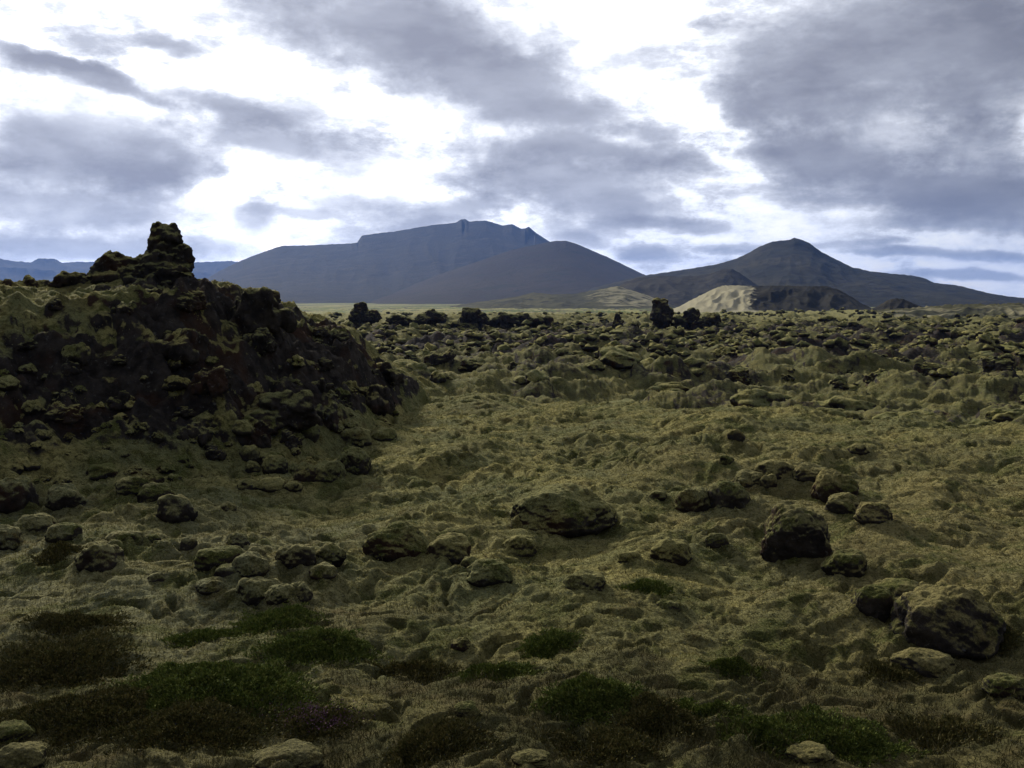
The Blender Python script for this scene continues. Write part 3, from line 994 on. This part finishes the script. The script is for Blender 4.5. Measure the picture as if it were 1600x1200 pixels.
def scatter(name, meshes, count, rr, aa, size, aspect, moss, label, cat, group, accept=None, zone=None, gap=.8):
    pts, tries = [], 0
    while len(pts) < count and tries < count * 60:
        tries += 1
        a = RNG.uniform(*aa); r = math.exp(RNG.uniform(math.log(rr[0]), math.log(rr[1])))
        w = size[0] * (size[1] / size[0]) ** RNG.uniform() ** 1.5
        x, y = r * math.sin(a), r * math.cos(a)
        if accept and not accept(a, r):
            continue
        if any((x - q[0]) ** 2 + (y - q[1]) ** 2 < (gap * (w + q[2]) / 2) ** 2 for q in pts):
            continue
        pts.append((x, y, w))
    P = np.array(pts)
    z, _, _, zn, _, _, _ = terrain(P[:, 0], P[:, 1])
    out = []
    for i, (x, y, w) in enumerate(pts):
        if zone is not None and zn[i] != zone:
            continue
        o = bpy.data.objects.new(name, meshes[int(RNG.integers(len(meshes)))])
        COL.objects.link(o)
        h = w * RNG.uniform(*aspect)
        o.location = (x, y, z[i])
        o.scale = (w, w * RNG.uniform(.7, 1.1), h)
        o.rotation_euler = (RNG.uniform(-.15, .15), RNG.uniform(-.15, .15), RNG.uniform(0, 6.28))
        o['moss'] = moss + RNG.uniform(-.15, .15)
        tag(o, label, cat, group)
        out.append(o)
    return out


A25 = math.radians(31)
crest_r = lambda a: float(np.interp(a, CR_A, CR_R))
scatter('lava_hummock', HUM, 70, (52, 115), (-.16, A25), (2.2, 6.0), (.34, .48), -.02, 'rounded mossy lava hummock in the crowded field beyond the crest of the moss', 'hummock', 'mossy hummocks beyond the crest',
        accept=lambda a, r: r > crest_r(a) + 10)
clump = lambda a, r: n2(r * math.sin(a) / 13 + 60, r * math.cos(a) / 13 + 7) > -.05
scatter('lava_block', BLK, 285, (82, 240), (-.16, A25), (.7, 3.2), (.35, .70), -.30, 'rough dark lava block standing among others in the far lava field', 'lava block', 'dark blocks in the lava field', accept=clump, gap=.55)
fL = lambda a, r: 0.05 < hill_t(a, r)[0] < .68
scatter('scarp_rock', BLK, 34, (22, 36), (-.46, -.10), (.5, 2.4), (.5, .85), -.60, 'dark lava rock jutting from the face of the hill', 'rock', 'rocks on the scarp', accept=fL, zone=1, gap=.7)
scatter('apron_stone', HUM, 120, (20, 36), (-.50, -.07), (.22, .95), (.5, .8), .25, 'small mossy stone on the apron below the scarp', 'stone', 'stones at the foot of the hill', accept=lambda a, r: -.08 < hill_t(a, r)[0] < .38, gap=.75)


def rubble():
    """far broken lava that nobody could count, one object"""
    n = 4200
    v0, f0 = ICO[4] if False else (np.array([[1, 0, 0], [-1, 0, 0], [0, 1, 0], [0, -1, 0], [0, 0, 1], [0, 0, -.3]], float), np.array([[0, 2, 4], [2, 1, 4], [1, 3, 4], [3, 0, 4], [2, 0, 5], [1, 2, 5], [3, 1, 5], [0, 3, 5]]))
    import bmesh
    bm = bmesh.new(); bmesh.ops.create_icosphere(bm, subdivisions=2, radius=1)
    v0 = np.array([q.co[:] for q in bm.verts]); f0 = np.array([[q.index for q in p.verts] for p in bm.faces]); bm.free()
    rng = np.random.default_rng(5)
    r = np.exp(rng.uniform(math.log(110), math.log(620), n)); a = rng.uniform(-.20, .56, n)
    x, y = r * np.sin(a), r * np.cos(a)
    z = terrain(x, y)[0]
    w = rng.uniform(.4, 1.5, n) * (1 + r / 500)
    V, Fc = [], []
    for i in range(n):
        j = v0 * (1 + .35 * rng.normal(size=(len(v0), 1)).clip(-1.4, 1.4)) * np.array([1, rng.uniform(.6, 1.2), rng.uniform(.4, .9)]) * w[i] * .5
        V.append(j + (x[i], y[i], z[i] + .1 * w[i])); Fc.append(f0 + i * len(v0))
    o = mesh_from('rubble', np.concatenate(V), np.concatenate(Fc), M_BOU)
    o['moss'] = .05
    tag(o, 'countless broken lava stones spread over the far lava field', 'rubble', kind='stuff')


rubble()

# ------------------------------------------------------------------ low shrubs, heather, grass
M_LEAF = simple_leaf('crowberry_leaves', [(.25, (.048, .066, .014)), (.5, (.096, .122, .026)), (.75, (.165, .175, .045))])
M_BROWN = simple_leaf('willow_leaves', [(.25, (.046, .048, .015)), (.5, (.086, .080, .026)), (.75, (.145, .118, .042))])
M_GRASS = simple_leaf('dry_grass', [(.25, (.030, .030, .010)), (.5, (.060, .056, .022)), (.75, (.115, .098, .045))])
M_PURPLE = simple_leaf('heather_flowers', [(.25, (.07, .035, .06)), (.5, (.13, .06, .11)), (.75, (.18, .10, .15))])
M_TWIG = simple_leaf('twig_bark', [(.3, (.03, .022, .016)), (.7, (.06, .045, .03))])


def leaf_quads(P, dirs, L, W, rng):
    """a small pointed leaf at each point"""
    n = len(P)
    up = dirs / np.linalg.norm(dirs, axis=1)[:, None]
    side = np.cross(up, rng.normal(size=(n, 3))); side /= np.linalg.norm(side, axis=1)[:, None] + 1e-9
    bend = np.cross(up, side) * (L * .18)[:, None]
    V = np.stack([P, P + up * (L * .5)[:, None] + side * (W * .5)[:, None] + bend, P + up * L[:, None], P + up * (L * .5)[:, None] - side * (W * .5)[:, None] + bend], 1).reshape(-1, 3)
    Fq = np.arange(4 * n).reshape(-1, 4)
    return V, Fq, np.repeat(rng.uniform(0, 1, n), 4)


def shrub(px, py, wpx, hpx, label, mat, seed, group, leaves=9000, deep=.8):
    rng = np.random.default_rng(seed)
    b = hit(px, py)
    dist = np.linalg.norm(b - CAM)
    W = wpx * dist / F; D = W * deep
    H = np.clip(hpx * dist / F * .31, .07, .42)
    root = empty('shrub', (b[0], b[1] + D * .45, b[2] + .02)); az = math.atan2(b[0], b[1])
    tag(root, label, 'shrub', group)
    cx, cy = b[0], b[1] + D * .45
    # a cushion with bulges and hollows, following the ground
    th = rng.uniform(0, 2 * math.pi, leaves); q = np.sqrt(rng.uniform(0, 1, leaves)) * (1 + .75 * rng.uniform(0, 1, leaves) ** 3)
    lim = .92 + .34 * n2(np.cos(th) * 1.3 + seed, np.sin(th) * 1.3) + .26 * n2(np.cos(th) * 3.6 + seed, np.sin(th) * 3.6)
    x = cx + q * np.cos(th) * W * .5 * lim; y = cy + q * np.sin(th) * D * .5 * lim
    gz = terrain(x, y)[0]
    dome = np.sqrt(np.clip(1 - q ** 2.2, 0, 1)) * (.62 + .55 * n2(x / .28 + seed, y / .28) + .25 * n2(x / .11, y / .11 + seed))
    top = H * np.clip(dome, .06, 1.3)
    zz = gz + top * rng.uniform(.25, 1.0, leaves) ** .45
    dirs = np.stack([np.cos(th) * q * .7, np.sin(th) * q * .7, np.full(leaves, .8)], 1) + rng.normal(size=(leaves, 3)) * .55
    L = rng.uniform(.025, .055, leaves); Wd = L * rng.uniform(.35, .6, leaves)
    loc = np.array(root.location)
    V, Fq, t = leaf_quads(np.stack([x, y, zz], 1) - loc, dirs, L, Wd, rng)
    mesh_from('foliage', V, Fq, mat, smooth=False, parent=root, attrs=dict(tint=t))
    # twigs fanning out under the leaves
    n = 90
    th = rng.uniform(0, 2 * math.pi, n); q = np.sqrt(rng.uniform(.0, .8, n))
    tx, ty = cx + q * np.cos(th) * W * .45, cy + q * np.sin(th) * D * .45
    tz = terrain(tx, ty)[0]
    tip = np.stack([tx, ty, tz + H * np.sqrt(1 - q ** 2) * rng.uniform(.6, 1.05, n)], 1)
    bx, by = cx + (tx - cx) * .75, cy + (ty - cy) * .75
    bas = np.stack([bx, by, terrain(bx, by)[0] - .02], 1)
    V, Fq, t = [], [], []
    for i in range(n):
        rd = .004
        for e, rr_ in ((bas[i], rd), (tip[i], rd * .4)):
            for kk in range(3):
                V.append(e - loc + rr_ * np.array([math.cos(kk * 2.09), math.sin(kk * 2.09), 0]))
        for kk in range(3):
            Fq.append([6 * i + kk, 6 * i + (kk + 1) % 3, 6 * i + 3 + (kk + 1) % 3, 6 * i + 3 + kk])
    mesh_from('twigs', V, np.array(Fq), M_TWIG, parent=root, attrs=dict(tint=np.full(len(V), .5)))
    return root


GS = 'low shrubs in the foreground heath'
SHRUBS = [
    (310, 1112, 250, 90, M_LEAF, 26000, 'wide dark green crowberry mat in the lower left'),
    (490, 1032, 125, 60, M_LEAF, 12000, 'bright green low shrub above the dark crowberry mat, right of it'),
    (312, 1000, 80, 36, M_LEAF, 6000, 'small green shrub straight above the wide crowberry mat'),
    (100, 990, 100, 34, M_BROWN, 7000, 'flat brown shrub on grey moss at the left'),
    (420, 985, 110, 40, M_LEAF, 8000, 'low green shrub below the double humped rock'),
    (60, 1070, 170, 66, M_BROWN, 15000, 'reddish brown shrub at the left edge'),
    (110, 1150, 200, 70, M_BROWN, 18000, 'brownish willow mat near the bottom left corner'),
    (280, 1172, 190, 70, M_BROWN, 18000, 'olive brown willow mat below the wide crowberry mat'),
    (652, 1060, 90, 66, M_BROWN, 9000, 'dull olive shrub left of the little dark stone'),
    (775, 1062, 90, 60, M_LEAF, 9000, 'dark shrub just right of the little dark stone'),
    (862, 1020, 68, 46, M_LEAF, 7000, 'bright green shrub topmost of those in the bottom middle'),
    (930, 1120, 130, 104, M_LEAF, 18000, 'tall dark green shrub in the bottom middle'),
    (1040, 1150, 100, 70, M_BROWN, 10000, 'brown flecked shrub between the tall dark one and the round bush'),
    (1108, 1120, 76, 54, M_LEAF, 7000, 'small dark bush behind the brown flecked shrub'),
    (1210, 1160, 100, 76, M_LEAF, 13000, 'round dome shaped dark bush at the bottom right of the middle'),
    (1330, 1180, 130, 76, M_LEAF, 14000, 'spreading dark bush right of the round dome shaped one'),
    (1150, 1052, 56, 26, M_LEAF, 5000, 'small green tuft on the moss above the round dome shaped bush'),
    (1400, 1062, 60, 22, M_BROWN, 5000, 'thin brown shrub at the left foot of the biggest dark boulder'),
    (1560, 1010, 50, 40, M_BROWN, 5000, 'dull olive shrub at the right side of the biggest dark boulder'),
    (1010, 925, 56, 30, M_LEAF, 5000, 'small green shrub above the single round grey stone'),
    (80, 880, 60, 22, M_BROWN, 4000, 'thin brown tuft left of the jagged black boulder'),
    (960, 1185, 130, 40, M_BROWN, 10000, 'low brown mat at the bottom edge in the middle'),
    (680, 1180, 120, 46, M_BROWN, 10000, 'olive mat right of the half buried rock at the bottom edge'),
    (1500, 1160, 110, 40, M_BROWN, 8000, 'low brownish mat near the bottom right corner'),
]
for i, (x, y, w, h, m, k, lab) in enumerate(SHRUBS):
    shrub(x, y, w, h, lab, m, 40 + i, GS, leaves=k)

hb = shrub(497, 1152, 90, 24, 'patch of purple flowering heather at the bottom left of the middle', M_BROWN, 99, None, leaves=3500)
hb.name = 'heather'
hb['category'] = 'heather'


def flowers():
    rng = np.random.default_rng(3)
    loc = np.array(hb.location)
    n = 480
    c = hit(497, 1145)
    x = c[0] + rng.normal(size=n) * .20; y = c[1] + .15 + rng.normal(size=n) * .12
    z = terrain(x, y)[0] + rng.uniform(.05, .13, n)
    V, Fq, t = leaf_quads(np.stack([x, y, z], 1) - loc, rng.normal(size=(n, 3)) + (0, 0, 1), rng.uniform(.012, .024, n), rng.uniform(.008, .016, n), rng)
    mesh_from('blossoms', V, Fq, M_PURPLE, smooth=False, parent=hb, attrs=dict(tint=t))


flowers()


def grass():
    rng = np.random.default_rng(8)
    n = 170000
    r = np.exp(rng.uniform(math.log(7.0), math.log(24), n)); a = rng.uniform(-.62, .62, n)
    x, y = r * np.sin(a), r * np.cos(a)
    z, rk, he, _, _, _, _ = terrain(x, y)
    p = np.clip(.9 * he + .12 * (n2(x / .8, y / .8 + 44) > .15), 0, 1)
    keep = rng.uniform(size=n) < p
    x, y, z = x[keep], y[keep], z[keep]
    n = len(x)
    L = rng.uniform(.05, .17, n) * (.6 + .4 * (n2(x / .6, y / .6) > 0))
    dirs = rng.normal(size=(n, 3)) * .45 + (0, 0, 1)
    V, Fq, t = leaf_quads(np.stack([x, y, z - .01], 1), dirs, L, rng.uniform(.004, .008, n), rng)
    o = mesh_from('grass', V, Fq, M_GRASS, smooth=False, attrs=dict(tint=t))
    tag(o, 'thin dry grass blades growing through the foreground moss and heath', 'grass', kind='stuff')


grass()

def woolly_moss():
    m, n, b = material('moss_fibres')
    p = n.new('ShaderNodeNewGeometry').outputs['Position']
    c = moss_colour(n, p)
    c = n.mix(n.math('MULTIPLY', attr(n, 'tint'), .5), c, (.280, .255, .110))
    n.link(c, b.inputs['Base Color'])
    tr = n.new('ShaderNodeBsdfTranslucent')
    n.link(c, tr.inputs[0])
    mx = n.new('ShaderNodeMixShader')
    mx.inputs[0].default_value = .25
    n.link(b.outputs[0], mx.inputs[1]); n.link(tr.outputs[0], mx.inputs[2])
    out = [q for q in n.t.nodes if q.type == 'OUTPUT_MATERIAL'][0]
    n.link(mx.outputs[0], out.inputs[0])
    rng = np.random.default_rng(17)
    k, kf = 330000, 150000
    r = np.concatenate([np.exp(rng.uniform(math.log(7.6), math.log(40), k)), np.exp(rng.uniform(math.log(40), math.log(95), kf))])
    a = np.concatenate([rng.uniform(-.60, .60, k), rng.uniform(-.18, .58, kf)])
    k += kf
    x, y = r * np.sin(a), r * np.cos(a)
    z, rk, he, zn, pit, _, _, = terrain(x, y)[:7]
    keep = (rk < .30) & (rng.uniform(size=k) > he * .8)
    x, y, z, r = x[keep], y[keep], z[keep], r[keep]
    k = len(x)
    L = (.014 + .0011 * r) * rng.uniform(.5, 1.5, k)
    V, Fq, t = leaf_quads(np.stack([x, y, z - .006], 1), rng.normal(size=(k, 3)) * .6 + (0, 0, .8), L, L * rng.uniform(.25, .6, k), rng)
    o = mesh_from('moss', V, Fq, m, smooth=False, attrs=dict(tint=t))
    tag(o, 'short woolly moss fibres all over the foreground humps', 'moss', kind='stuff')


woolly_moss()

# ------------------------------------------------------------------ the air
m = bpy.data.materials.new('air')
m.use_nodes = True
nn = N(m.node_tree)
o_ = nn.new('ShaderNodeOutputMaterial')
v_ = nn.new('ShaderNodeVolumePrincipled')
v_.inputs['Color'].default_value = (.19, .37, .93, 1)
v_.inputs['Density'].default_value = HAZE_DENSITY
v_.inputs['Anisotropy'].default_value = .15
nn.link(v_.outputs[0], o_.inputs['Volume'])
X0, X1, Y0, Y1, Z0, Z1 = -17500, 17500, -17500, 17500, -60, 690
hv = [(x, y, z) for z in (Z0, Z1) for y in (Y0, Y1) for x in (X0, X1)]
hf = [(0, 2, 3, 1), (4, 5, 7, 6), (0, 1, 5, 4), (2, 6, 7, 3), (0, 4, 6, 2), (1, 3, 7, 5)]
hz = mesh_from('haze', hv, hf, m, smooth=False)
tag(hz, 'pale blue air between here and the mountains', 'haze', kind='stuff')
